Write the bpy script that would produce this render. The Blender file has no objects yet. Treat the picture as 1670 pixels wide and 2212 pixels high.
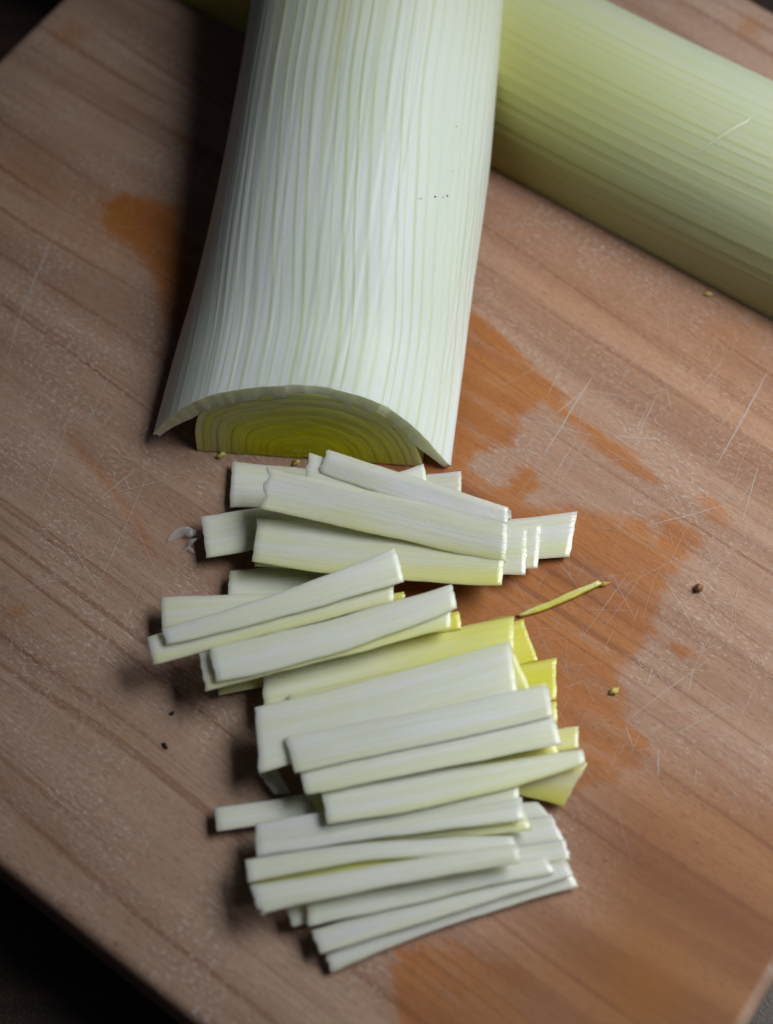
import bpy, math, random
import numpy as np
from mathutils import Vector, noise as mnoise
R = math.radians
rng = random.Random(7)
sc = bpy.context.scene
col = sc.collection

# ------------------------------------------------------------------ camera
ZB = 0.022                                   # top of the cutting board above the table
TH, FPX, DIST = R(62.0), 3300.0, 0.285       # depression, focal length in picture units, distance
FW = Vector((0, math.cos(TH), -math.sin(TH)))
RT = Vector((1, 0, 0))
UP = Vector((0, math.sin(TH), math.cos(TH)))
CAM = Vector((0, 0, ZB)) - FW * DIST
cd = bpy.data.cameras.new('camera'); cam = bpy.data.objects.new('camera', cd); col.objects.link(cam)
cam.location = CAM
cam.rotation_euler = (R(90) - TH, 0, 0)
cd.sensor_fit = 'HORIZONTAL'; cd.sensor_width = 24.0; cd.lens = 24.0 * FPX / 1670.0
cd.clip_start = 0.01; cd.clip_end = 20
cd.dof.use_dof = True; cd.dof.focus_distance = 0.280; cd.dof.aperture_fstop = 8.0
sc.camera = cam

# ------------------------------------------------------------------ light
w = bpy.data.worlds.new('World'); sc.world = w; w.use_nodes = True
bg = w.node_tree.nodes['Background']
bg.inputs[0].default_value = (0.44, 0.52, 0.66, 1); bg.inputs[1].default_value = 0.03

def area(name, loc, target, sx, sy, power, colr):
    ld = bpy.data.lights.new(name, 'AREA'); ld.shape = 'RECTANGLE'; ld.size = sx; ld.size_y = sy
    ld.energy = power; ld.color = colr
    o = bpy.data.objects.new(name, ld); col.objects.link(o)
    o.location = loc
    o.rotation_euler = (Vector(target) - Vector(loc)).to_track_quat('-Z', 'Y').to_euler()
    return o
win = area("window_light", (0.275, 0.055, 0.295), (0.12, 0.015, ZB), 0.28, 0.28, 0.40, (0.93, 0.995, 1.0))
win.data.spread = R(62)

sc.view_settings.view_transform = 'Standard'; sc.view_settings.look = 'None'
sc.view_settings.exposure = 0.0; sc.view_settings.gamma = 1.0
sc.render.engine = 'CYCLES'
sc.cycles.use_denoising = True
sc.cycles.max_bounces = 8

# ------------------------------------------------------------------ helpers
def ray(x, y):
    return FW * FPX + RT * (x - 835.0) - UP * (y - 1106.0)
def at(x, y, h=0.0):
    """the point at height h (metres above the board) that stands at picture place x, y"""
    d = ray(x, y)
    return CAM + d * ((ZB + h - CAM.z) / d.z)
def tag(o, label=None, cat=None, group=None, kind=None):
    if label: o['label'] = label
    if cat: o['category'] = cat
    if group: o['group'] = group
    if kind: o['kind'] = kind
    return o
def empty(name, loc=(0, 0, 0)):
    o = bpy.data.objects.new(name, None); o.empty_display_size = 0.01
    col.objects.link(o); o.location = loc
    return o
def mesh_obj(name, verts, faces, mat, parent=None, smooth=True, attrs=None, uvs=None):
    me = bpy.data.meshes.new(name)
    me.from_pydata([tuple(v) for v in verts], [], faces)
    if smooth: me.polygons.foreach_set('use_smooth', [True] * len(me.polygons))
    if attrs:
        for k, vals in attrs.items():
            a = me.attributes.new(k, 'FLOAT', 'POINT'); a.data.foreach_set('value', list(map(float, vals)))
    if uvs is not None:
        ul = me.uv_layers.new(name='UVMap')
        li = np.empty(len(me.loops), dtype=np.int32); me.loops.foreach_get('vertex_index', li)
        ul.data.foreach_set('uv', np.asarray(uvs, dtype=np.float32)[li].ravel())
    me.materials.append(mat)
    o = bpy.data.objects.new(name, me); col.objects.link(o)
    if parent: o.parent = parent; o.matrix_parent_inverse = parent.matrix_basis.inverted()
    me.update()
    return o
def n1(x, y=0.0, z=0.0):
    return mnoise.noise(Vector((x, y, z)))
def sstep(a, b, x):
    t = max(0.0, min(1.0, (x - a) / (b - a))); return t * t * (3 - 2 * t)

# ------------------------------------------------------------------ materials
class N:
    def __init__(s, name):
        s.m = bpy.data.materials.new(name); s.m.use_nodes = True
        s.t = s.m.node_tree; s.b = s.t.nodes['Principled BSDF']; s.out = s.t.nodes['Material Output']
    def n(s, typ, **kw):
        nd = s.t.nodes.new(typ)
        for k, v in kw.items(): setattr(nd, k, v)
        return nd
    def l(s, a, b): s.t.links.new(a, b)
    def val(s, sock, v):
        if hasattr(v, 'is_output'): s.l(v, sock)
        else: sock.default_value = v
    def math(s, op, a, b=0.0, c=None, clamp=False):
        nd = s.n('ShaderNodeMath', operation=op, use_clamp=clamp)
        s.val(nd.inputs[0], a); s.val(nd.inputs[1], b)
        if c is not None: s.val(nd.inputs[2], c)
        return nd.outputs[0]
    def ramp(s, v, a, b, lo=0.0, hi=1.0, mode='SMOOTHSTEP'):
        nd = s.n('ShaderNodeMapRange', interpolation_type=mode)
        s.val(nd.inputs[0], v); nd.inputs[1].default_value = a; nd.inputs[2].default_value = b
        nd.inputs[3].default_value = lo; nd.inputs[4].default_value = hi
        return nd.outputs[0]
    def mix(s, f, a, b, typ='MIX'):
        nd = s.n('ShaderNodeMix', data_type='RGBA', blend_type=typ)
        s.val(nd.inputs[0], f)
        for sock, v in ((nd.inputs[6], a), (nd.inputs[7], b)):
            if hasattr(v, 'is_output'): s.l(v, sock)
            else: sock.default_value = (*v, 1) if len(v) == 3 else v
        return nd.outputs[2]
    def noise(s, vec, scale=1.0, detail=3.0, rough=0.5, dist=0.0):
        nd = s.n('ShaderNodeTexNoise'); s.l(vec, nd.inputs['Vector'])
        nd.inputs['Scale'].default_value = scale; nd.inputs['Detail'].default_value = detail
        nd.inputs['Roughness'].default_value = rough; nd.inputs['Distortion'].default_value = dist
        return nd.outputs['Fac']
    def scale(s, vec, k):
        nd = s.n('ShaderNodeVectorMath', operation='MULTIPLY'); s.l(vec, nd.inputs[0]); nd.inputs[1].default_value = k
        return nd.outputs[0]
    def attr(s, name):
        nd = s.n('ShaderNodeAttribute', attribute_name=name); return nd.outputs['Fac']
    def bump(s, h, strength, dist):
        nd = s.n('ShaderNodeBump'); s.l(h, nd.inputs['Height']); nd.inputs['Strength'].default_value = strength
        nd.inputs['Distance'].default_value = dist
        s.l(nd.outputs[0], s.b.inputs['Normal']); return nd
    def P(s, **kw):
        for k, v in kw.items():
            k = k.replace('_', ' ')
            s.val(s.b.inputs[k], v if not isinstance(v, tuple) or len(v) != 3 or k == 'Subsurface Radius' else (*v, 1))

def board_material():
    m = N('maple_board')
    uv = m.n('ShaderNodeTexCoord').outputs['UV']            # metres: x along the grain, y across
    warp = m.noise(m.scale(uv, (6, 14, 1)), 1, 2, .5)
    comb = m.n('ShaderNodeSeparateXYZ'); m.l(uv, comb.inputs[0])
    vv = m.math('MULTIPLY_ADD', warp, 0.016, comb.outputs[1])
    cx = m.n('ShaderNodeCombineXYZ'); m.l(comb.outputs[0], cx.inputs[0]); m.l(vv, cx.inputs[1])
    g = cx.outputs[0]
    broad = m.noise(m.scale(g, (5, 75, 1)), 1, 3, .55)
    line = m.noise(m.scale(g, (5, 420, 1)), 1, 3, .6)
    fine = m.noise(m.scale(g, (60, 1500, 1)), 1, 3, .6)
    pore = m.noise(m.scale(g, (480, 5200, 1)), 1, 2, .6)
    # dry wood: pale, greyish; damp wood: deep orange
    dry = m.mix(m.ramp(broad, .35, .66), (.45, .29, .215), (.32, .185, .128))
    wet = m.mix(m.ramp(broad, .3, .72), (.49, .18, .052), (.32, .10, .028))
    wd = m.attr('wet')
    nz = m.noise(m.scale(g, (70, 330, 1)), 1, 4, .6)
    nz2 = m.noise(m.scale(g, (260, 1500, 1)), 1, 2, .6)
    e = m.math('ADD', wd, m.math('MULTIPLY', m.math('SUBTRACT', nz, .5), .0075))
    e = m.math('ADD', e, m.math('MULTIPLY', m.math('SUBTRACT', nz2, .5), .0022))
    wm = m.math('MULTIPLY', m.ramp(e, -.0022, .0016), m.ramp(m.noise(m.scale(g, (45, 300, 1)), 1, 4, .65), .28, .52, .6, 1.0))
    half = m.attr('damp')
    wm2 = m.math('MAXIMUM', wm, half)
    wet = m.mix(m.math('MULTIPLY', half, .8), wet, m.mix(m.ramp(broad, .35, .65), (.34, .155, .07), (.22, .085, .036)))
    c = m.mix(wm2, dry, wet)
    # grain lines
    ln = m.math('MULTIPLY', m.ramp(line, .53, .66), m.ramp(m.noise(m.scale(g, (18, 60, 1)), 1, 2, .5), .3, .55, .25, 1.0))
    c = m.mix(m.math('MULTIPLY', ln, .55), c, (.18, .06, .028))
    c = m.mix(m.ramp(fine, .35, .75, 0, .22), c, (.17, .08, .045))
    c = m.mix(m.ramp(pore, .54, .68, 0, .55), c, (.15, .06, .028))
    # dry fuzz: raised pale fibres, plus window sheen painted in as haze on dry wood
    fz = m.noise(m.scale(uv, (900, 1500, 1)), 1, 3, .7)
    fzl = m.noise(m.scale(uv, (55, 55, 1)), 1, 3, .6)
    fm = m.math('MULTIPLY', m.math('MULTIPLY', m.ramp(fz, .5, .72), m.ramp(fzl, .35, .65)), m.math('SUBTRACT', 1.0, wm2))
    c = m.mix(m.math('MULTIPLY', fm, .6), c, (.66, .60, .57))
    # yellow and brown food stains
    st = m.attr('stain')
    c = m.mix(st, c, (.33, .12, .018))
    fl = m.noise(m.scale(uv, (120, 160, 1)), 1, 2, .5)
    c = m.mix(m.ramp(fl, .72, .80, 0, .45), c, (.40, .20, .03))
    m.P(Base_Color=c)
    m.P(Roughness=m.math('SUBTRACT', .62, m.math('MULTIPLY', wm, .22)))
    m.b.inputs['Specular IOR Level'].default_value = .22
    hb = m.math('ADD', m.math('MULTIPLY', fine, .5), m.math('MULTIPLY', m.math('ADD', fz, m.math('MULTIPLY', pore, -1.0)), .5))
    m.bump(hb, .45, .00025)
    return m.m

def table_material():
    m = N('dark_table_wood')
    co = m.n('ShaderNodeTexCoord').outputs['Object']
    g = m.noise(m.scale(co, (12, 160, 12)), 1, 4, .6)
    sp = m.noise(co, 1600, 2, .7)
    c = m.mix(m.ramp(g, .3, .7), (.018, .009, .006), (.05, .022, .011))
    c = m.mix(m.ramp(sp, .60, .70, 0, .45), c, (.16, .15, .17))
    m.P(Base_Color=c, Roughness=.5)
    m.bump(sp, .4, .0003)
    return m.m

def leaf_material(name, white, rib, rib_amt, sss=.4, rough=.46):
    """leek skin: UV x across the leaf in metres, y along it; attribute yel = how yellow, ribs = how strong the veins"""
    m = N(name)
    uv = m.n('ShaderNodeTexCoord').outputs['UV']
    sp = m.n('ShaderNodeSeparateXYZ'); m.l(uv, sp.inputs[0])
    wob = m.noise(m.scale(uv, (150, .7, 1)), 1, 1.5, .5)
    ph = m.math('ADD', m.math('MULTIPLY', sp.outputs[0], 430.0), m.math('MULTIPLY', wob, 2.6))
    tri = m.math('MULTIPLY', m.math('ABSOLUTE', m.math('SUBTRACT', m.math('FRACT', ph), .5)), 2.0)
    a = m.math('MULTIPLY', m.ramp(tri, .45, 1.05), m.ramp(m.noise(m.scale(uv, (260, 9, 1)), 1, 2, .5), .30, .66, .15, 1.0))
    b = m.noise(m.scale(uv, (1100, 3, 1)), 1, 2, .5)
    big = m.noise(m.scale(uv, (60, 14, 1)), 1, 2, .5)
    c = m.mix(m.ramp(big, .3, .7), white, tuple(x * k for x, k in zip(white, (.94, .98, .88))))
    ribs = m.attr('ribs')
    lines = m.math('MULTIPLY', m.math('ADD', a, m.ramp(b, .60, .80, 0, .18)), ribs, clamp=True)
    c = m.mix(m.math('MULTIPLY', lines, rib_amt), c, rib)
    c = m.mix(m.attr('yel'), c, (.50, .47, .05))
    m.P(Base_Color=c, Roughness=rough, Subsurface_Weight=sss, Subsurface_Radius=(.004, .0042, .0022), Subsurface_Scale=.6)
    m.b.inputs['Specular IOR Level'].default_value = .3
    h = m.math('ADD', m.math('MULTIPLY', a, -1.0), m.math('MULTIPLY', b, -.10))
    m.bump(h, .10, .0006)
    return m.m

def strip_material(name, white=(.90, .90, .82), yellow=(.82, .79, .05), sss=.8, wet=False, thin=0.0, spec=.75):
    m = N(name)
    uv = m.n('ShaderNodeTexCoord').outputs['UV']
    inf = m.n('ShaderNodeObjectInfo').outputs['Random']
    off = m.n('ShaderNodeVectorMath', operation='ADD'); m.l(uv, off.inputs[0])
    cb = m.n('ShaderNodeCombineXYZ'); m.l(m.math('MULTIPLY', inf, 7.0), cb.inputs[0]); m.l(m.math('MULTIPLY', inf, 3.0), cb.inputs[1])
    m.l(cb.outputs[0], off.inputs[1]); uv = off.outputs[0]
    a = m.noise(m.scale(uv, (16, 620, 1)), 1, 3, .55)
    big = m.noise(m.scale(uv, (60, 200, 1)), 1, 2, .5)
    fine = m.noise(m.scale(uv, (25, 2600, 1)), 1, 2, .6)
    cells = m.noise(m.scale(uv, (1500, 1900, 1)), 1, 2, .6)
    c = m.mix(m.ramp(big, .3, .7), white, tuple(x * k for x, k in zip(white, (.93, .96, .84))))
    c = m.mix(m.ramp(a, .42, .66, 0, .6), c, (.80, .81, .54))
    c = m.mix(m.ramp(fine, .45, .70, 0, .45), c, (.72, .73, .50))
    if wet: c = m.mix(m.ramp(m.noise(m.scale(uv, (70, 260, 1)), 1, 3, .6), .45, .70, 0, .6), c, (.76, .77, .42))
    y = m.math('ADD', m.attr('yel'), m.math('MULTIPLY', m.math('SUBTRACT', a, .5), m.math('MULTIPLY', m.attr('yel'), .8)), clamp=True)
    c = m.mix(y, c, yellow)
    m.P(Base_Color=c, Roughness=.22 if wet else .33, Subsurface_Weight=sss, Subsurface_Radius=(.0034, .0036, .0026), Subsurface_Scale=.8)
    m.b.inputs['Specular IOR Level'].default_value = spec
    h = m.math('ADD', m.math('ADD', a, m.math('MULTIPLY', fine, .5)), m.math('MULTIPLY', cells, .45 if wet else .2))
    m.bump(h, .34 if wet else .24, .0004)
    tl = m.n('ShaderNodeBsdfTranslucent'); m.l(m.mix(.5, c, (.78, .70, .25)), tl.inputs[0])
    ms = m.n('ShaderNodeMixShader'); ms.inputs[0].default_value = .06
    m.l(m.b.outputs[0], ms.inputs[1]); m.l(tl.outputs[0], ms.inputs[2]); m.l(ms.outputs[0], m.out.inputs[0])
    if thin:
        tr = m.n('ShaderNodeBsdfTransparent'); mx = m.n('ShaderNodeMixShader'); mx.inputs[0].default_value = thin
        m.l(ms.outputs[0], mx.inputs[1]); m.l(tr.outputs[0], mx.inputs[2]); m.l(mx.outputs[0], m.out.inputs[0])
    return m.m

def plain(name, c, rough=.5, alpha=1.0, sss=0.0):
    m = N(name); m.P(Base_Color=c, Roughness=rough)
    if sss: m.P(Subsurface_Weight=sss, Subsurface_Radius=(.003, .003, .001), Subsurface_Scale=.5)
    if alpha < 1:
        tr = m.n('ShaderNodeBsdfTransparent'); mx = m.n('ShaderNodeMixShader'); mx.inputs[0].default_value = 1 - alpha
        m.l(m.b.outputs[0], mx.inputs[1]); m.l(tr.outputs[0], mx.inputs[2]); m.l(mx.outputs[0], m.out.inputs[0])
    return m.m

M_BOARD = board_material(); M_TABLE = table_material()
M_SKIN = leaf_material('leek_skin', (.80, .82, .80), (.55, .58, .26), .6)
M_SKIN2 = leaf_material('leek_skin_green', (.52, .54, .42), (.46, .47, .18), .45)
M_STRIP = strip_material('leek_flesh')
M_WET = strip_material('leek_flesh_wet', (.89, .89, .79), wet=True, sss=.8)
M_THIN = strip_material('leek_membrane', (.62, .60, .56), wet=True, sss=.3, thin=.45)
M_RIM = strip_material('leek_rim', (.78, .78, .58), sss=.6)
M_CORE = strip_material('leek_core', (.86, .80, .14), (.80, .74, .002), sss=.7, spec=.12)

# ------------------------------------------------------------------ the table and the board
s = 1.2
mesh_obj('table', [(-s, -s, 0), (s, -s, 0), (s, s, 0), (-s, s, 0)], [(0, 1, 2, 3)], M_TABLE, smooth=False)['kind'] = 'structure'

WET = [   # outlines of the damp patches, picture places on the board top
    [(960, 640), (1012, 650), (1098, 738), (1150, 795), (1228, 858), (1232, 880), (1300, 925), (1400, 1012), (1425, 1045), (1375, 1028), (1300, 975),
     (1228, 905), (1170, 870), (1125, 905), (1110, 960), (1040, 975), (1010, 1010), (1060, 1060), (1110, 1030), (1150, 1000), (1165, 1050), (1130, 1085),
     (1200, 1090), (1290, 1108), (1400, 1120), (1418, 1165), (1432, 1100), (1500, 1130), (1520, 1165), (1490, 1200), (1440, 1250), (1438, 1292),
     (1412, 1328), (1395, 1385), (1345, 1445), (1352, 1530), (1372, 1575), (1402, 1590), (1395, 1660), (1330, 1690), (1200, 1720), (800, 1600), (800, 1050)],
    [(1505, 1082), (1545, 1085), (1580, 1125), (1570, 1135), (1530, 1118)],
    [(850, 2050), (930, 2030), (1040, 2060), (1150, 2090), (1220, 2150), (1300, 2330), (860, 2330), (850, 2180)],
    [(222, 440), (260, 424), (330, 424), (380, 446), (397, 520), (420, 600), (440, 760), (395, 765), (355, 660), (325, 570), (280, 530), (232, 500)],
    [(1440, 1400), (1470, 1395), (1500, 1410), (1470, 1425)],
]
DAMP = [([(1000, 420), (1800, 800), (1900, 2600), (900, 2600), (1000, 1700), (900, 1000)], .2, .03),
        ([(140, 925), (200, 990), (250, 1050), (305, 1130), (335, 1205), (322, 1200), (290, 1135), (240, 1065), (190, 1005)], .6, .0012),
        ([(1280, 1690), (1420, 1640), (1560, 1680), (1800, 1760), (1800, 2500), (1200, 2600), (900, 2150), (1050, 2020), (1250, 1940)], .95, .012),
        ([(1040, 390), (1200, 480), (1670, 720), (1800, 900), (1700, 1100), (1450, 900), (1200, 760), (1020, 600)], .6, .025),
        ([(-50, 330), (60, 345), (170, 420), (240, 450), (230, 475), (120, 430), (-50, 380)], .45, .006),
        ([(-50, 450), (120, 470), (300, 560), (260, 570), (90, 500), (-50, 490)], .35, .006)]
def poly_sd(poly, P):
    """signed distance (positive inside) of points P (n,2) to a polygon"""
    A = np.array(poly); B = np.roll(A, -1, 0)
    best = np.full(len(P), 1e9); inside = np.zeros(len(P), bool)
    for a, b in zip(A, B):
        ab = b - a; ap = P - a
        t = np.clip((ap @ ab) / (ab @ ab), 0, 1)
        d = np.linalg.norm(ap - t[:, None] * ab, axis=1); best = np.minimum(best, d)
        c = ((a[1] > P[:, 1]) != (b[1] > P[:, 1]))
        with np.errstate(divide='ignore', invalid='ignore'):
            xi = (b[0] - a[0]) * (P[:, 1] - a[1]) / (b[1] - a[1]) + a[0]
        inside ^= c & (P[:, 0] < xi)
    return np.where(inside, best, -best)

CORN = [np.array(at(*q)[:2]) for q in ((-955, 1069), (1222, 2815), (2564, 550), (689, -521))]   # left, near, right, far
def build_board():
    n = 260
    uu = np.linspace(0, 1, n)
    U, V = np.meshgrid(uu, uu)                       # U along the grain (left corner to near corner), V across
    L_, B_, R_, T_ = CORN
    X = ((1 - U) * (1 - V))[..., None] * L_ + (U * (1 - V))[..., None] * B_ + (U * V)[..., None] * R_ + ((1 - U) * V)[..., None] * T_
    XY = X.reshape(-1, 2)
    lu = np.linalg.norm(B_ - L_); lv = np.linalg.norm(T_ - L_)
    UVs = np.stack([U.ravel() * lu, V.ravel() * lv], 1)
    px = lambda poly: [tuple(at(*q)[:2]) for q in poly]
    wet = np.full(len(XY), -1.0)
    for p in WET: wet = np.maximum(wet, poly_sd(px(p), XY))
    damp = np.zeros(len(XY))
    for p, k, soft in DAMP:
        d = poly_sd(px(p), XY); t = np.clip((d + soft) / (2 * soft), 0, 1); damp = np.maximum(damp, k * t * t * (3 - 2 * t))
    stain = np.zeros(len(XY))
    for x, y, r, k in ((255, 470, .005, .6), (150, 75, .004, .5), (1620, 60, .003, .5), (1400, 2130, .008, .5), (1590, 720, .006, .3),
                       (40, 1320, .0015, .6), (1050, 2190, .005, .3), (340, 480, .008, .2)):
        c = np.array(at(x, y)[:2]); d = np.linalg.norm((XY - c), axis=1)
        stain = np.maximum(stain, k * np.exp(-(d / r) ** 2))
    Z = np.full(len(XY), ZB)
    verts = [(*XY[i], Z[i]) for i in range(len(XY))]
    faces = []
    for j in range(n - 1):
        for i in range(n - 1):
            a = j * n + i; faces.append((a, a + 1, a + n + 1, a + n))
    # rounded rim going down to the underside
    ringi = [i for i in range(n)] + [j * n + n - 1 for j in range(1, n)] + [(n - 1) * n + i for i in range(n - 2, -1, -1)] + [j * n for j in range(n - 2, 0, -1)]
    cen = XY.mean(0)
    prev = ringi; att_src = list(ringi)
    uvl = [tuple(q) for q in UVs]
    wl, dl, sl = list(wet), list(damp), list(stain)
    ring_xy = XY[ringi]
    tang = np.roll(ring_xy, -1, 0) - np.roll(ring_xy, 1, 0)
    nrm = np.stack([tang[:, 1], -tang[:, 0]], 1); nrm /= np.linalg.norm(nrm, axis=1)[:, None]
    sgn = np.sign(((ring_xy - cen) * nrm).sum(1)); nrm *= sgn[:, None]
    r = .0025
    for off, dz in ([(r * math.sin(a), r * (1 - math.cos(a))) for a in (R(22), R(45), R(68), R(90))] +
                    [(r, .010), (r, ZB - r)] + [(r * math.cos(a), ZB - r + r * math.sin(a)) for a in (R(45), R(88))]):
        base = len(verts)
        for k, i in enumerate(ringi):
            p = ring_xy[k] + nrm[k] * off
            verts.append((p[0], p[1], max(0.0006, ZB - dz)))
            uvl.append((UVs[i][0] + nrm[k][0] * dz * .3, UVs[i][1] + dz))
            wl.append(-.02); dl.append(0); sl.append(0)
        m = len(ringi); cur = list(range(base, base + m))
        for k in range(m):
            a, b = k, (k + 1) % m
            faces.append((prev[b], prev[a], cur[a], cur[b]))
        prev = cur
    faces.append(tuple(reversed(prev)))
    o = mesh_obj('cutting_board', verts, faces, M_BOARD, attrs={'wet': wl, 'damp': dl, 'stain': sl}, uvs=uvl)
    return tag(o, 'worn wooden cutting board with knife scratches and damp orange patches', 'cutting board')
board = build_board()

# knife scores: thin pale ribbons in the board's surface
def build_scratches():
    verts, faces = [], []
    def score(x0, y0, x1, y1, w=.00013, bend=0.0):
        a, b = at(x0, y0), at(x1, y1); d = b - a; L = d.length
        if L < 1e-5: return
        t = d / L; nn = Vector((-t.y, t.x, 0)); k = max(4, int(L / .0015)); base = len(verts)
        ph = rng.uniform(0, 50)
        for i in range(k + 1):
            f = i / k
            p = a + d * f + nn * (bend * L * 4 * f * (1 - f) + .00012 * n1(f * L * 300 + ph, ph))
            ww = w * (math.sin(math.pi * min(1, max(0, f))) ** .5 + .05) * (0.55 + .6 * abs(n1(f * L * 900 + ph, 3.1)))
            for sgn in (-1, 1): verts.append((p.x + nn.x * ww * sgn, p.y + nn.y * ww * sgn, ZB + .00012))
        for i in range(k):
            q = base + 2 * i; faces.append((q, q + 1, q + 3, q + 2))
    for s_ in ((1285, 805, 1175, 985, .00022), (1660, 800, 1545, 1010, .00020), (1420, 850, 1370, 960, .00012), (1255, 850, 1195, 900, .00015),
               (1320, 942, 1440, 950, .00016), (1400, 1135, 1570, 1090, .00013), (1640, 1000, 1600, 1140, .00013), (1240, 958, 1190, 1040, .00012),
               (1600, 700, 1670, 640, .0001), (1050, 490, 1280, 480, .00009), (1090, 900, 1330, 955, .00008), (1430, 1240, 1520, 1400, .00008),
               (1410, 1440, 1395, 1490, .00013), (1500, 1440, 1485, 1500, .0001), (1540, 1420, 1350, 1560, .0001), (1420, 1610, 1422, 1680, .00015),
               (1585, 1520, 1450, 1590, .00009), (1350, 1560, 1370, 1620, .0001), (1505, 1650, 1500, 1700, .0001), (1215, 790, 1180, 860, .00011),
               (155, 420, 20, 740, .00012), (60, 620, 10, 800, .00013), (110, 520, 60, 640, .00012), (160, 880, 60, 1160, .0001), (300, 1010, 210, 1080, .00014),
               (200, 1120, 150, 1180, .00013), (230, 1070, 380, 1030, .00009), (140, 1150, 230, 1300, .00009), (240, 1180, 60, 1270, .00009),
               (330, 1000, 180, 1330, .00009), (110, 1500, 40, 1620, .0001), (190, 1540, 150, 1610, .00008), (90, 900, 40, 1060, .0001), (210, 980, 380, 1010, .00008),
               (250, 780, 190, 920, .00008), (20, 1280, 160, 1240, .00008), (310, 1250, 250, 1400, .00008)):
        score(*s_[:4], w=s_[4] * 1.0, bend=rng.uniform(-.012, .012))
    for i in range(650):
        if rng.random() < .6: x, y = rng.uniform(1060, 1700), rng.uniform(420, 1720)
        else: x, y = rng.uniform(-30, 420), rng.uniform(250, 1700)
        ang = R(rng.choice((rng.gauss(-62, 9), rng.gauss(-58, 12), rng.gauss(-10, 14), rng.gauss(60, 25))))
        L = rng.uniform(15, 120) if rng.random() < .75 else rng.uniform(120, 260)
        score(x, y, x + L * math.cos(ang), y + L * math.sin(ang), w=rng.uniform(.00002, .00006), bend=rng.uniform(-.02, .02))
    o = mesh_obj('knife_scores', verts, faces, plain('scored_wood', (.70, .64, .59), .7, alpha=.42), parent=board)
    tag(o, kind='stuff')
build_scratches()

# ------------------------------------------------------------------ leeks
def catmull(P, t):
    n = len(P) - 1; x = t * n; i = min(int(x), n - 1); f = x - i
    p0 = P[max(i - 1, 0)]; p1 = P[i]; p2 = P[i + 1]; p3 = P[min(i + 2, n)]
    return .5 * ((2 * p1) + (p2 - p0) * f + (2 * p0 - 5 * p1 + 4 * p2 - p3) * f * f + (3 * p1 - p0 - 3 * p2 + p3) * f ** 3)
def resample(path, n):
    P = [Vector((*p, 0)) for p in path]
    fine = [catmull(P, i / 400) for i in range(401)]
    d = [0]
    for a, b in zip(fine, fine[1:]): d.append(d[-1] + (b - a).length)
    out = []; k = 0
    for i in range(n):
        s_ = d[-1] * i / (n - 1)
        while k < 399 and d[k + 1] < s_: k += 1
        f = 0 if d[k + 1] == d[k] else (s_ - d[k]) / (d[k + 1] - d[k])
        out.append(fine[k].lerp(fine[k + 1], min(1, f)))
    return [(p.x, p.y) for p in out]

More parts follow.
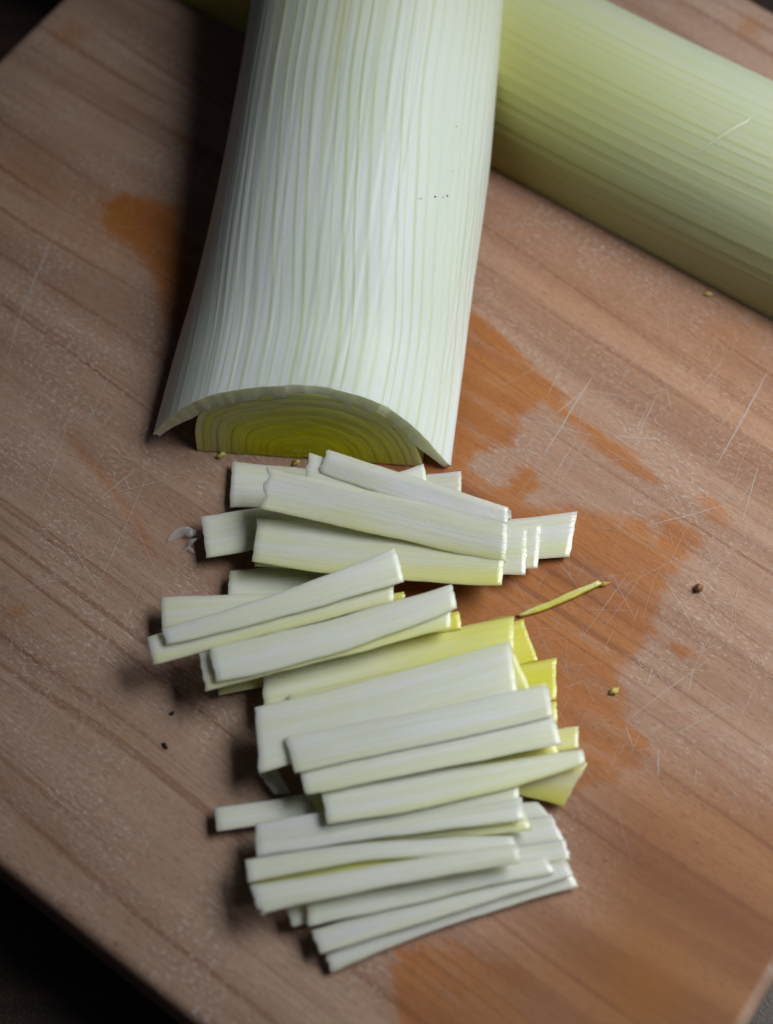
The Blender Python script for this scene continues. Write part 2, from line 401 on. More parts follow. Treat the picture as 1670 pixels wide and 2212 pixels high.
def loft(name, frames, prof, thick, mat, parent, rib=0.0, ribs_attr=None, yel=None, tmax=1.0, rows=70, jag=0.0, dz0=0.0, side_taper=True, rim=None):
    """a curved leaf of real thickness: prof(t) gives the outer line in (u, v) units of the frame width"""
    PL, PR, UU = frames
    verts, uvs, at_r, at_y = [], [], [], []
    nprof = len(prof(0.0))
    seed = rng.uniform(0, 99)
    length = 0; pc = None
    for r in range(rows):
        t = tmax * (r / (rows - 1)) ** 1.25
        pl, pr, up = catmull(PL, t), catmull(PR, t), catmull(UU, t).normalized()
        ex = pr - pl; W = ex.length; ex = ex / W
        up = (up - ex * up.dot(ex)).normalized(); ax = up.cross(ex).normalized()   # pointing away from or to the cut
        c = (pl + pr) / 2
        if pc is not None: length += (c - pc).length
        pc = c
        path = prof(t)
        arc = 0; outer, inner = [], []
        for i, (u, v) in enumerate(path):
            a = path[max(0, i - 1)]; b = path[min(nprof - 1, i + 1)]
            tx, ty = b[0] - a[0], b[1] - a[1]; l = math.hypot(tx, ty) or 1
            nx, ny = -ty / l, tx / l                        # left of travel; path runs left foot -> right foot, so this is outward
            if i == 0: nx, ny = -1.0, 0.0
            if i == nprof - 1: nx, ny = 1.0, 0.0
            if i: arc += math.hypot(u - path[i - 1][0], v - path[i - 1][1])
            k = rib * (n1(i * .33 + seed, t * 1.2) + .5 * n1(i * .9 + seed, t * 1.2 + 9)) / W
            f = i / (nprof - 1)
            if ribs_attr: k *= ribs_attr(f, t) * sstep(0, .05, t)
            th = thick / W * (min(1.0, .35 + 5 * f, .35 + 5 * (1 - f)) if side_taper else 1)
            o = pl + ex * ((u + nx * k) * W) + up * ((v + ny * k) * W)
            q = pl + ex * ((u - nx * th) * W) + up * ((v - ny * th) * W)
            if r == 0:
                sh = ax * (jag * n1(i * .14 + seed, 5.5) + dz0); o = o + sh; q = q + sh + ax * (jag * .6 * n1(i * .2 + seed, 15.5))
            outer.append(o); inner.append(q); uvs.append((arc * W + seed * .01, length))
            at_r.append(ribs_attr(f, t) if ribs_attr else .3); at_y.append(yel(f, t) if yel else 0)
        n2 = len(outer)
        uvs += list(reversed(uvs[-n2:])); at_r += list(reversed(at_r[-n2:])); at_y += list(reversed(at_y[-n2:]))
        verts += outer + list(reversed(inner))
    m = 2 * nprof; faces = []
    for r in range(rows - 1):
        for i in range(m):
            a, b = r * m + i, r * m + (i + 1) % m
            faces.append((a, a + m, b + m, b))
    for base, flip in ((0, False), ((rows - 1) * m, True)):
        for i in range(nprof - 1):
            q = (base + i, base + i + 1, base + m - 2 - i, base + m - 1 - i)
            faces.append(q if not flip else tuple(reversed(q)))
    o = mesh_obj(name, verts, faces, mat, parent, attrs={'ribs': at_r, 'yel': at_y}, uvs=uvs)
    me = o.data
    cap = [False] * len(me.polygons)
    for i in range(len(me.polygons)):
        if i >= (rows - 1) * m: me.polygons[i].use_smooth = False
    # crisp rims where leaf surface meets the cut
    me.set_sharp_from_angle(angle=R(50))
    if rim is not None:
        me.materials.append(rim)
        for i in range((rows - 1) * m, (rows - 1) * m + nprof - 1): me.polygons[i].material_index = 1
    return o

# ---- the cut half leek, its far end propped on the other one
FO = at(660, 992)                                        # on the cut face
TILT = R(14)
fe1 = (at(955, 1012) - at(430, 974)).normalized()
fn_h = fe1.cross(Vector((0, 0, 1)))                       # horizontal normal of the face, toward the viewer
fe2 = (Vector((0, 0, 1)) * math.cos(TILT) - fn_h * math.sin(TILT)).normalized()
fnrm = fe1.cross(fe2).normalized()
def face_pt(x, y):
    d = ray(x, y); k = (FO - CAM).dot(fnrm) / d.dot(fnrm); return CAM + d * k
FL, FR = face_pt(331, 940), face_pt(974, 1008)
fex = (FR - FL); FWD = fex.length; fex.normalize(); fup = (fe2 - fex * fe2.dot(fex)).normalized()
def fuv(x, y):
    p = face_pt(x, y) - FL; return (p.dot(fex) / FWD, p.dot(fup) / FWD)
A_OUT = [fuv(*q) for q in ((331, 938), (362, 905), (398, 879), (450, 855), (500, 844), (560, 836), (640, 833), (700, 838), (760, 850), (820, 872), (870, 903), (915, 942), (950, 982), (974, 1006))]
NP = 220
A_OUT = resample(A_OUT, NP)
B_OUT = [(.5 - .5 * math.cos(math.pi * i / (NP - 1)), .46 * max(0.0, math.sin(math.pi * i / (NP - 1))) ** .92) for i in range(NP)]
def prof_outer(t):
    k = sstep(0, .55, t)
    return [(a[0] + (b[0] - a[0]) * k, a[1] + (b[1] - a[1]) * k) for a, b in zip(A_OUT, B_OUT)]
ST = [((382, 750), (1000, 806)), ((428, 590), (1021, 634)), ((487, 345), (1055, 385)), ((522, 170), (1071, 205)), ((548, 0), (1086, 25)), ((570, -180), (1098, -160)), ((590, -380), (1108, -365))]
ALPHA = math.tan(R(13.5))
face_mid = (FL + FR) / 2
PLs, PRs, UUs = [FL], [FR], [fup]
for k, (l, r_) in enumerate(ST):
    z = 0
    for it in range(12):
        pl, pr = at(*l, z), at(*r_, z); c = (pl + pr) / 2
        d = (Vector((c.x, c.y)) - Vector((face_mid.x, face_mid.y))).length
        z = max(0, (d - .008) * ALPHA)
    lift = .0030 * max(0, 1 - k / 2.0)
    PLs.append(at(*l, z + lift)); PRs.append(at(*r_, z))
for k in range(1, len(PLs)):
    a = ((PLs[min(k + 1, len(PLs) - 1)] + PRs[min(k + 1, len(PLs) - 1)]) - (PLs[k - 1] + PRs[k - 1])).normalized()
    ex = (PRs[k] - PLs[k]).normalized(); UUs.append(ex.cross(a).normalized())
FR1 = (PLs, PRs, UUs)
leek1 = tag(empty('leek_half', FO), 'thick white half leek with ribbed skin, cut end showing yellow-green rings', 'leek')
def ribs1(f, t): return .05 + .95 * sstep(.13, .24, f)
def yel1(f, t):
    y = .22 * sstep(.3, .8, t) * sstep(.1, .3, f)
    y += .45 * math.exp(-((f - .43 - .02 * math.sin(t * 3)) / .006) ** 2) * sstep(.28, .5, t)      # the yellow crease
    return y
loft('outer_leaf', FR1, prof_outer, .0030, M_SKIN, leek1, rib=.00010, ribs_attr=ribs1, yel=yel1, rows=90, jag=.00018, rim=M_RIM)
# second leaf tucked inside the first, showing as a paler lip
def shrink(path, d, drop=0.0):
    out = []
    n = len(path)
    for i, (u, v) in enumerate(path):
        a = path[max(0, i - 1)]; b = path[min(n - 1, i + 1)]
        tx, ty = b[0] - a[0], b[1] - a[1]; l = math.hypot(tx, ty) or 1
        out.append((u + ty / l * d, max(0.0, v - tx / l * d)))
    return out
CORE_PX = ((426, 973), (422, 930), (430, 896), (456, 878), (500, 865), (560, 856), (640, 852), (700, 856), (760, 869), (820, 893), (866, 924), (896, 964), (912, 1008))
CORE = resample([fuv(*q) for q in CORE_PX], 64)
CBASE = fuv(664, 993)
def prof_core(s_):
    """one ring of the core in frame units: s_ = 1 is the outermost; third value is the height above the base line"""
    f0, f1 = fuv(426, 973), fuv(912, 1008); pts = []
    for u, v in CORE:
        bl = f0[1] + (f1[1] - f0[1]) * (u - f0[0]) / (f1[0] - f0[0])
        up_ = max(0.0, v - bl); px = CBASE[0] + (u - CBASE[0]) * s_
        bl2 = f0[1] + (f1[1] - f0[1]) * (px - f0[0]) / (f1[0] - f0[0])
        pts.append((px, bl2, up_ * s_))
    return pts
NL = 15
for j in range(NL):
    s_ = 1 - j * .064
    pts = prof_core(s_)
    yl = .05 + .85 * sstep(-1, 9, j)
    def pf(t, pts=pts):
        g = 1 + .10 * sstep(0, .5, t)
        return [(.5 + (u - .5) * (1 - .04 * sstep(0, .5, t)), bl * (1 - sstep(0, .25, t)) + v * g) for u, bl, v in pts]
    o = loft('inner_leaf', FR1, pf, FWD * .0246, M_CORE, leek1, yel=lambda f, t, yl=yl: yl, tmax=.92, rows=16, jag=.00004,
         dz0=rng.uniform(-.00003, .00003), side_taper=False)
o['label'] = 'yellow-green innermost leaf of the leek'

# ---- the other half leek, lying across the back of the board
leek2 = empty('leek_half', at(1400, 520))
tag(leek2, 'pale yellow-green leek lying across the board under the ribbed half leek', 'leek')
RAD2 = .0236
axd = (at(1670, 690) - at(1060, 361)).normalized(); nn2 = Vector((-axd.y, axd.x, 0))
PL2, PR2, U2 = [], [], []
for x in (150, 400, 700, 1060, 1365, 1670, 2000, 2350):
    y = 361 + (x - 1060) * .5405
    p = at(x, y); sc_ = 1.0 + .02 * math.sin(x * .004)
    PL2.append(p + nn2 * (2 * RAD2 * sc_)); PR2.append(p); U2.append(Vector((0, 0, 1)))
NP2 = 160
def prof2(t): return [(.5 - .5 * math.cos(math.pi * i / (NP2 - 1)), .5 * max(0.0, math.sin(math.pi * i / (NP2 - 1))) ** .95) for i in range(NP2)]
def yel2(f, t):
    return .5 * sstep(.66, .34, t) * sstep(.2, .7, f) + .28 * sstep(.3, .9, f)
loft('outer_leaf', (PL2, PR2, U2), prof2, .002, M_SKIN2, leek2, rib=.00008, ribs_attr=lambda f, t: .9, yel=yel2, rows=60)
loft('inner_leaf', (PL2, PR2, U2), lambda t: [(.5 + (u - .5) * .9, v * .9) for u, v in prof2(t)], .014, M_CORE, leek2, yel=lambda f, t: .4, rows=20)

# ------------------------------------------------------------------ cut strips
HS = 1.05
def strip(label, TL, TR, BR, BL, h, thick=1.8, bt=0.0, bb=0.0, curl=0.3, y=(0, 0, 0, 0), mat=None, arch=0.0, jag=.26, name='leek_strip', cat='leek strip', group='cut leek strips', nu=38, nv=13, notch=()):
    """corners in picture places (far-left, far-right, near-right, near-left) at the heights h (mm) of their upper face"""
    if not isinstance(h, (tuple, list)): h = (h, h, h, h)
    h = [x * HS for x in h]; thick = max(.5, thick * .62); curl *= .6
    c = [at(*q, hh * .001) for q, hh in zip((TL, TR, BR, BL), h)]
    off = [at(q[0], q[1] + 1, hh * .001) - at(*q, hh * .001) for q, hh in zip((TL, TR, BR, BL), h)]
    seed = rng.uniform(0, 500)
    Lm = (c[1] - c[0]).length; Wm = (c[3] - c[0]).length
    top, uvs, yl = [], [], []
    P = {}
    us = [0, .12 / 1000 / Lm] + [k / (nu - 3) for k in range(1, nu - 3)] + [1 - .12 / 1000 / Lm, 1]
    vs = [0, .2 / 1000 / Wm] + [k / (nv - 3) for k in range(1, nv - 3)] + [1 - .2 / 1000 / Wm, 1]
    for i in range(nu):
        u = us[i]
        par = 4 * u * (1 - u)
        far = c[0].lerp(c[1], u) + off[0] * (bt * par); near = c[3].lerp(c[2], u) + off[3] * (bb * par)
        for j in range(nv):
            v = vs[j]
            p = far.lerp(near, v)
            p.z += .001 * (curl * (4 * v * (1 - v)) + arch * par + .22 * n1(u * 2.2 + seed, v * 1.5))
            dl = (c[1] - c[0]).normalized(); dw = (c[3] - c[0]).normalized()
            if i in (0, 1, nu - 2, nu - 1):
                jj = jag * .001 * (n1(v * 4.5 + seed, float(i > 2) * 9) + .6 * n1(v * 11 + seed, float(i > 2) * 9 + 7.0))
                for (end, vv, dep) in notch:
                    if (end == 0) == (i < 2) and abs(v - vv) < .06: jj += (dep if i < 2 else -dep) * .001
                p += dl * jj
            if j in (0, 1, nv - 2, nv - 1): p += dw * ((.0003) * n1(u * 4 + seed, 3.3 + 9 * (j > 2)) + .00010 * n1(u * 13 + seed, 6.3 + 9 * (j > 2)))
            if i in (0, nu - 1): p.z -= .0001
            if j in (0, nv - 1): p.z -= .00016
            P[i, j] = p
    verts = []
    for i in range(nu):
        for j in range(nv):
            a = P[min(i + 1, nu - 1), j] - P[max(i - 1, 0), j]; b = P[i, min(j + 1, nv - 1)] - P[i, max(j - 1, 0)]
            n_ = b.cross(a).normalized()
            if n_.z < 0: n_ = -n_
            u, v = us[i], vs[j]
            verts.append(P[i, j]); top.append(P[i, j] - n_ * (thick * .001 * (1 + .12 * n1(u * 4 + seed, 8.8))))
            uvs.append((u * Lm, v * Wm))
            kk = sstep(.12, .95, u); yy = y[0] * (1 - kk) + y[1] * kk + .15 * sstep(.6, 1, v) + y[2] * (1 - sstep(0, .5, v)) + y[3] * sstep(.55, 1, v)
            yl.append(max(0, min(1, yy)))
    nb = nu * nv
    for k in range(len(top)):                                        # keep the underside out of the board
        if top[k].z < ZB + .00015: top[k].z = ZB + .00015
    verts = verts + top; uvs = uvs + uvs; yl = yl + yl
    faces = []
    for i in range(nu - 1):
        for j in range(nv - 1):
            a = i * nv + j; q = (a, a + 1, a + nv + 1, a + nv)
            faces.append(q); faces.append(tuple(nb + x for x in reversed(q)))
    rim = [i * nv for i in range(nu)] + [(nu - 1) * nv + j for j in range(1, nv)] + [i * nv + nv - 1 for i in range(nu - 2, -1, -1)] + [j for j in range(nv - 2, 0, -1)]
    for k in range(len(rim)):
        a, b = rim[k], rim[(k + 1) % len(rim)]
        faces.append((b, a, nb + a, nb + b))
    o = mesh_obj(name, verts, faces, mat or M_STRIP, attrs={'yel': yl}, uvs=uvs)
    o.data.set_sharp_from_angle(angle=R(62))
    return tag(o, label, cat, group)

G1 = 'translucent leek pieces fanned out at the cut end'
G2 = 'pair of slanted strip bundles'
G3 = 'middle pile of leek strips'
G4 = 'lowest pile of leek strips'
# --- pieces next to the cut end
strip('short white leek piece poking out left, directly below the yellow cut face', (502, 994), (905, 1040), (905, 1095), (495, 1096), 1.9, 1.6, mat=M_STRIP, group=G1)
strip('pale stub resting flat on the board under the right tip of the leek', (640, 1050), (997, 1017), (997, 1071), (640, 1110), (1.6, .9, .9, 1.6), .8, mat=M_STRIP, group=G1, y=(0, .1, 0, 0))
strip('small pale piece with a raised corner beside the right end of the cut face', (600, 1060), (916, 1000), (926, 1064), (600, 1120), (3.4, 3.6, 3.0, 3.4), 1.2, mat=M_STRIP, group=G1, bt=14)
strip('grey-white strip end sticking out left beside the shred of skin', (433, 1114), (900, 1050), (905, 1120), (446, 1205), (3.2, 4.6, 4.6, 3.2), 1.9, group=G1)
strip('longest translucent piece pointing right, its square end bare on the wood', (720, 1135), (1248, 1105), (1231, 1202), (720, 1235), (1.4, 1.8, 1.8, 1.4), 1.2, mat=M_WET, group=G1, bt=9)
strip('translucent piece whose end steps out second from the long square one', (690, 1140), (1170, 1130), (1162, 1227), (690, 1235), (2.7, 3.1, 3.1, 2.7), 1.0, mat=M_WET, group=G1)
strip('translucent piece ending just beyond the big yellow-edged leaf', (670, 1140), (1140, 1140), (1136, 1241), (670, 1232), (3.9, 4.3, 4.3, 3.9), 1.0, mat=M_WET, group=G1)
strip('brownish paper-thin membrane flap lying on the bare wood', (900, 1080), (1104, 1100), (1106, 1121), (900, 1135), (4.2, 2.0, 2.0, 5.0), .25, mat=M_THIN, group=G1, bt=-6)
strip('hidden lower leaf showing as a thin lip under the yellow-edged leaf', (560, 1150), (1085, 1190), (1081, 1263), (549, 1223), 5.6, 1.1, mat=M_WET, group=G1, y=(0, .3, 0, .3))
strip('large wet leaf with a yellow lower edge, widest of the fan', (556, 1120), (1094, 1150), (1085, 1265), (545, 1213), (7.2, 6.9, 6.9, 7.4), 1.1, mat=M_WET, group=G1, y=(.05, .22, 0, .32), bb=10, curl=.5, jag=.3)
strip('glistening cracked leaf on top of the fan of wet pieces', (577, 1008), (1099, 1128), (1093, 1216), (562, 1099), (11.2, 8.2, 6.9, 10.8), .7, mat=M_WET, group=G1, curl=.5, jag=.4, notch=((0, .25, .5), (0, .75, .6)), y=(0, .15, 0, .15))
strip('slim wet strip with a ragged upper end leaning against the cut face', (668, 977), (1097, 1105), (1095, 1180), (656, 1050), (9.5, 7.6, 7.4, 9.4), .6, mat=M_WET, group=G1, jag=.5)
strip('uppermost slim strip of the fan with a pointed corner over the cut face', (708, 970), (1099, 1096), (1096, 1160), (690, 1020), (10.2, 8.0, 7.7, 10.0), .6, mat=M_WET, group=G1, jag=.4)
# --- slanted bundles
strip('finely ribbed pale piece tucked under the slanted strips below the fan', (496, 1232), (835, 1240), (838, 1290), (491, 1296), 2.6, 2.0, group=G2, y=(0, .3, .1, 0), bt=-10)
strip('pale split piece sticking out left above the slanted strips', (347, 1289), (800, 1272), (800, 1322), (350, 1361), (4.2, 5.2, 5.2, 4.2), 1.6, group=G2, y=(.12, .1, 0, 0))
strip('bright yellow scrap under the first slanted strip', (500, 1335), (874, 1277), (877, 1300), (500, 1365), (6.2, 6.2, 6.2, 6.2), .8, group=G2, y=(.9, .9, 0, 0))
strip('lower layer of the first slanted bundle with a yellowing edge', (317, 1374), (851, 1235), (851, 1301), (331, 1434), 9.0, 1.9, group=G2, y=(0, .15, 0, .25), curl=.4)
strip('long white slanted strip rising to the fan of wet pieces', (349, 1359), (853, 1181), (874, 1254), (360, 1393), (10.2, 10.9, 10.3, 10.1), 1.8, bt=9, bb=6, curl=.5, group=G2)
strip('dark shaded bottom strip beneath the second slanted bundle', (470, 1462), (900, 1385), (900, 1425), (472, 1501), 2.4, 1.9, group=G2, y=(.4, .4, 0, 0))
strip('yellow inner leaf peeping from the end of the second slanted bundle', (520, 1405), (992, 1318), (998, 1357), (520, 1440), 6.0, 1.2, group=G2, y=(.9, .95, 0, 0))
strip('lower layer of the second slanted bundle, yellow along its edge', (429, 1409), (975, 1290), (974, 1357), (444, 1493), 8.9, 1.9, group=G2, y=(0, .25, 0, .25), curl=.4)
strip('thick white strip on top of the second slanted bundle', (451, 1398), (976, 1260), (988, 1313), (467, 1473), (10.1, 10.3, 10.1, 10.1), 1.8, bt=8, bb=15, curl=.7, group=G2)
# --- middle pile
strip('wide yellow leaf fanning out at the right of the middle pile', (800, 1425), (1130, 1337), (1163, 1426), (820, 1505), 2.8, 1.2, group=G3, y=(.95, .95, 0, 0))
strip('square-ended bright yellow leaf in the middle pile', (800, 1500), (1202, 1420), (1203, 1510), (800, 1585), 4.2, 1.2, group=G3, y=(.95, .95, 0, 0))
strip('narrow yellow leaf low in the middle pile under the square-ended yellow one', (800, 1570), (1203, 1513), (1205, 1560), (800, 1630), 2.6, 1.2, group=G3, y=(.95, .95, 0, 0))
strip('yellowish ribbed leaf on top of the middle pile below the slanted bundles', (568, 1440), (1111, 1331), (1111, 1405), (569, 1535), (5.0, 5.4, 5.8, 5.4), 1.6, group=G3, y=(.15, .75, 0, 0))
strip('pale yellow narrow layer under the broad white strips', (760, 1545), (1180, 1473), (1185, 1510), (760, 1600), 5.8, 1.2, group=G3, y=(.4, .5, 0, 0))
strip('broad white leaf slab with a frayed far edge in the middle pile', (550, 1527), (1102, 1383), (1118, 1492), (560, 1673), (7.6, 7.6, 8.2, 8.2), 1.8, group=G3, curl=.5, bt=6, jag=.3)
strip('white strip lying over the broad slab with its square end shading it', (615, 1592), (1184, 1480), (1196, 1546), (637, 1670), (8.9, 8.8, 9.3, 9.4), 1.6, group=G3, curl=.5)
strip('white strip below the highest one of the middle pile', (641, 1638), (1190, 1528), (1214, 1607), (659, 1717), (7.8, 7.8, 8.5, 8.5), 1.8, group=G3, curl=.6, y=(0, 0, 0, .08))
strip('pale yellow square leaf end at the right of the middle pile', (850, 1640), (1250, 1567), (1251, 1616), (850, 1690), 3.4, 1.3, group=G3, y=(.5, .55, 0, 0))
strip('yellow layers at the left end beneath the nearest strip of the middle pile', (660, 1712), (1080, 1655), (1080, 1700), (696, 1768), 4.0, 1.6, group=G3, y=(.55, .6, 0, 0))
strip('white strip along the near side of the middle pile', (692, 1698), (1259, 1617), (1266, 1652), (706, 1778), (6.8, 6.4, 6.2, 7.6), 1.6, group=G3, curl=.6, y=(0, .15, 0, .12), bb=15)
strip('yellow-green leaf curling down off the right end of the middle pile', (960, 1650), (1271, 1648), (1217, 1742), (960, 1690), (3.4, 3.9, 1.8, 3.8), .8, group=G3, y=(.25, .55, 0, .2), curl=.8, bb=-6)
strip('thin strip end in the dark gap left of the middle pile', (556, 1668), (600, 1660), (628, 1714), (592, 1716), 1.6, 1.2, group=G3, nu=12)
strip('broad yellowish filler leaf added, showing only in the gaps of the middle pile', (620, 1500), (1105, 1395), (1215, 1640), (715, 1745), (6.4, 6.4, 4.3, 4.6), .8, group=G3, y=(.45, .7, 0, 0))  # filler leaf added so the gaps look yellow instead of dark
# --- lowest pile
strip('dim strip poking out furthest left from the lowest pile', (462, 1745), (1010, 1660), (1010, 1718), (468, 1797), 2.4, 1.9, group=G4)
strip('translucent white end at the far right corner of the lowest pile', (700, 1800), (1158, 1728), (1194, 1768), (700, 1842), 1.5, 1.1, group=G4)
strip('translucent white end sticking out in the middle of the right side of the lowest pile', (760, 1842), (1190, 1757), (1222, 1820), (760, 1885), 1.8, 1.2, group=G4)
strip('translucent white end just above the bottom strips of the lowest pile', (800, 1882), (1221, 1812), (1233, 1855), (800, 1925), 2.0, 1.2, group=G4)
strip('shaded strip under the near edge of the middle pile', (551, 1776), (1120, 1692), (1125, 1770), (552, 1832), 5.4, 1.0, group=G4, y=(0, .15, 0, 0))
strip('yellow layer between the first two strips of the lowest pile', (553, 1838), (1130, 1745), (1150, 1795), (556, 1862), 4.7, 1.3, group=G4, y=(.45, .4, 0, 0), bt=-6, bb=-6)
strip('first white strip of the lowest pile beside the middle pile', (552, 1820), (1128, 1723), (1131, 1772), (554, 1851), (6.4, 6.2, 6.6, 6.8), 1.7, group=G4, curl=.4, bt=4, bb=-4)
strip('yellow-brown layer between the second and third strips of the lowest pile', (545, 1880), (1100, 1820), (1100, 1858), (545, 1922), 5.0, 1.3, group=G4, y=(.55, .55, 0, 0), bt=-12, bb=-4)
strip('second white strip of the lowest pile, bowed in the middle', (530, 1855), (1108, 1806), (1122, 1848), (535, 1909), (6.8, 6.0, 6.2, 7.0), 1.7, bt=-12, bb=-22, group=G4, curl=.4)
strip('third and broadest white strip of the lowest pile with a stepped left end', (540, 1913), (1118, 1822), (1125, 1864), (560, 1976), (7.2, 8.4, 8.4, 7.6), 1.8, bt=-2, bb=-6, group=G4, curl=.5, notch=((0, .9, .8),))
strip('short-ended shaded strip under the broadest strip of the lowest pile', (613, 1950), (1120, 1862), (1122, 1892), (632, 2003), 3.4, 1.4, group=G4, jag=.4)
strip('shaded strip below the broadest strip of the lowest pile', (663, 1950), (1180, 1850), (1200, 1885), (665, 2001), (5.0, 4.4, 4.4, 5.0), 1.4, group=G4)
strip('white strip next to the bottom one of the lowest pile', (670, 2008), (1221, 1852), (1240, 1892), (692, 2061), (3.5, 3.0, 3.6, 3.9), 1.2, group=G4, jag=.3)
strip('frayed white strip lying flat at the bottom of the lowest pile', (702, 2060), (1222, 1864), (1250, 1915), (716, 2103), (2.2, 2.0, 1.6, 1.7), 1.4, bb=-14, group=G4, jag=.4)
# --- loose bits
strip('thin yellow leek sliver lying alone on the damp wood', (1117, 1327), (1293, 1252), (1300, 1260), (1128, 1332), (.9, 1.2, 1.0, .8), .8, name='leek_sliver', cat='leek sliver', group=None, y=(.85, .85, 0, 0), nu=24, nv=8, curl=.15, bb=6)

def chunk(label, x, y, size, mat, name, cat, h=None, flat=.6):
    import bmesh
    bm = bmesh.new(); bmesh.ops.create_icosphere(bm, subdivisions=2, radius=1)
    sd = rng.uniform(0, 90)
    for v in bm.verts:
        k = 1 + .8 * n1(v.co.x * 1.6 + sd, v.co.y * 1.3, v.co.z * 1.3)
        v.co = Vector((v.co.x * k * size[0], v.co.y * k * size[1], max(-.5, v.co.z) * k * size[0] * flat))
    zmin = min(v.co.z for v in bm.verts)
    p = at(x, y, 0); a = rng.uniform(0, 3)
    me = bpy.data.meshes.new(name); bm.to_mesh(me); bm.free()
    me.materials.append(mat); me.polygons.foreach_set('use_smooth', [True] * len(me.polygons))
    o = bpy.data.objects.new(name, me); col.objects.link(o); o.location = (p.x, p.y, ZB + .0001 - zmin); o.rotation_euler = (0, 0, a)
    return tag(o, label, cat)
M_CRUMB = plain('yellow_crumb', (.52, .44, .12), .5, sss=.5)
chunk('tiny yellow leek crumb on the wood right of the middle pile', 1325, 1495, (.0009, .0006), M_CRUMB, 'leek_crumb', 'crumb')
chunk('yellow crumb in the shadow just below the cut face of the leek', 479, 986, (.0010, .0005), M_CRUMB, 'leek_crumb', 'crumb')
chunk('yellowish speck on the wood beside the uncut leek', 1530, 637, (.0005, .0008), M_CRUMB, 'leek_crumb', 'crumb')
chunk('yellow crumb half hidden under the cut face behind the white pieces', 640, 1001, (.0009, .0005), M_CRUMB, 'leek_crumb', 'crumb')
chunk('small round brown seed-like speck on the pale dry wood', 1508, 1273, (.0008, .0007), plain('brown_speck', (.24, .11, .05), .4), 'brown_speck', 'speck', flat=.9)
chunk('dark crumb in the shadow left of the middle pile, beside the slanted bundles', 372, 1542, (.0004, .0003), plain('dark_speck', (.03, .015, .01), .5), 'dark_crumb', 'crumb')
chunk('dark oblong crumb in the shadow left of the middle pile', 357, 1611, (.0006, .0003), plain('dark_speck', (.03, .015, .01), .5), 'dark_crumb', 'crumb')

def ribbon(pts, w0, lift=None):
    """tapered thin ribbon through picture places (x, y, height mm); returns verts, faces"""
    P = [at(x, y, h * .001) for x, y, h in pts]; n = 14; V, F = [], []
    for i in range(n + 1):
        t = i / n; p = catmull(P, t); q = catmull(P, min(1, t + .02)) - catmull(P, max(0, t - .02)); q.normalize()
        sd = Vector((-q.y, q.x, .5)).normalized(); wv = w0 * (math.sin(math.pi * (.08 + .9 * t)) ** 1.2)
        for k in (-1, 1): V.append(p + sd * wv * k)
        V.append(p + Vector((0, 0, .00025)))
    for i in range(n):
        a = 3 * i; F += [(a, a + 2, a + 5, a + 3), (a + 2, a + 1, a + 4, a + 5)]
    return V, F
def shred(label, paths, mat, name, cat):
    V, F = [], []
    for pts, w0 in paths:
        v, f = ribbon(pts, w0); b = len(V); V += v; F += [tuple(b + x for x in q) for q in f]
    return tag(mesh_obj(name, V, F, mat), label, cat)
M_WISP = plain('translucent_skin', (.62, .58, .58), .35, alpha=.5)
shred('wispy shred of translucent leek skin on the wood left of the fan', [([(362, 1168, .2), (385, 1152, .6), (410, 1148, 1.2), (436, 1162, .6)], .0009),
      ([(404, 1138, .8), (408, 1150, 1.4), (416, 1160, 1.0)], .0008), ([(436, 1160, .6), (415, 1168, 1.2), (403, 1184, .6), (388, 1196, .15)], .0007),
      ([(410, 1152, 1.0), (428, 1150, 1.2), (433, 1163, .5)], .0006), ([(405, 1182, .5), (414, 1190, .3), (420, 1196, .15)], .0004)], M_WISP, 'leek_skin_shred', 'leek skin')
shred('fine white fibre standing up between the fan and the slanted strips', [([(958, 1256, 1.0), (961, 1247, 3.2), (966, 1239, 5.0)], .00018), ([(966, 1239, 5.0), (975, 1232, 6.4), (985, 1231, 7.0)], .0001)], plain('white_fibre', (.75, .75, .72), .3, alpha=.7), 'leek_fibre', 'leek fibre')
shred('thin brown wisp of leaf edge lying between the yellow sliver and the middle pile', [([(1052, 1341, .3), (1080, 1335, .5), (1112, 1331, .5)], .0003)], plain('brown_wisp', (.42, .24, .06), .5), 'leaf_wisp', 'leek skin')
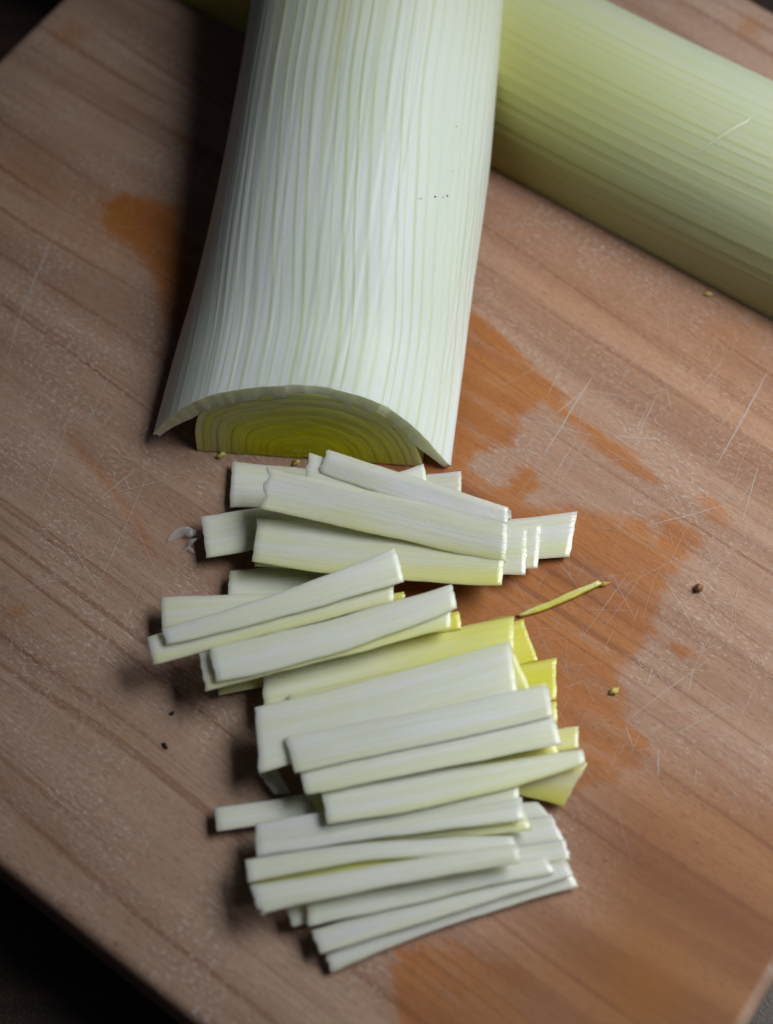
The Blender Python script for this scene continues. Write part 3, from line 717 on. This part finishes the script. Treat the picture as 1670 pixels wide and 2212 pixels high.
shred('dry brown tip at the end of the yellow sliver', [([(1290, 1262, .4), (1304, 1261, .8), (1320, 1258, .3)], .0004)], plain('brown_wisp', (.42, .24, .06), .5), 'leaf_tip', 'leek skin')

# specks of soil on the big leek and the nick in the other one, laid on their skins
from mathutils.bvhtree import BVHTree
bpy.context.view_layer.update()
def skin_tree(o): return BVHTree.FromPolygons([o.matrix_world @ v.co for v in o.data.vertices], [tuple(p.vertices) for p in o.data.polygons])
sk1 = [o for o in leek1.children if o.name.startswith('outer_leaf')][0]; sk2 = [o for o in leek2.children if o.name.startswith('outer_leaf')][0]
T1, T2 = skin_tree(sk1), skin_tree(sk2)
import bmesh
M_SOIL = plain('soil', (.03, .03, .018), .7)
for x, y, r in ((910, 429, .00013), (940, 425, .00022), (957, 426, .00013), (966, 423, .0002), (986, 273, .00014), (978, 370, .00010), (905, 430, .0001)):
    hit, nrm, _, _ = T1.ray_cast(CAM, ray(x, y).normalized())
    bm = bmesh.new(); bmesh.ops.create_icosphere(bm, subdivisions=1, radius=r); me = bpy.data.meshes.new('soil_speck'); bm.to_mesh(me); bm.free()
    me.materials.append(M_SOIL); o = bpy.data.objects.new('soil_speck', me); col.objects.link(o); o.parent = leek1
    o.location = hit - leek1.location
V, F = [], []
nick = [(1500, 332), (1525, 318), (1548, 300), (1570, 285), (1592, 272), (1612, 262), (1640, 240)]
for i, (x, y) in enumerate(nick):
    f = i / (len(nick) - 1); wv = 3.5 * math.sin(math.pi * (.1 + .8 * f))
    for dx, dy, up_ in ((-wv * .6, -wv, .00002), (0, 0, .00022), (wv * .6, wv, .00002)):
        hit, nrm, _, _ = T2.ray_cast(CAM, ray(x + dx, y + dy).normalized())
        if nrm.z < 0: nrm = -nrm
        V.append(hit + nrm * up_)
for i in range(len(nick) - 1):
    a = 3 * i; F += [(a, a + 1, a + 4, a + 3), (a + 1, a + 2, a + 5, a + 4)]
mesh_obj('nick', V, F, plain('nicked_skin', (.56, .57, .36), .45, sss=.4), parent=leek2)
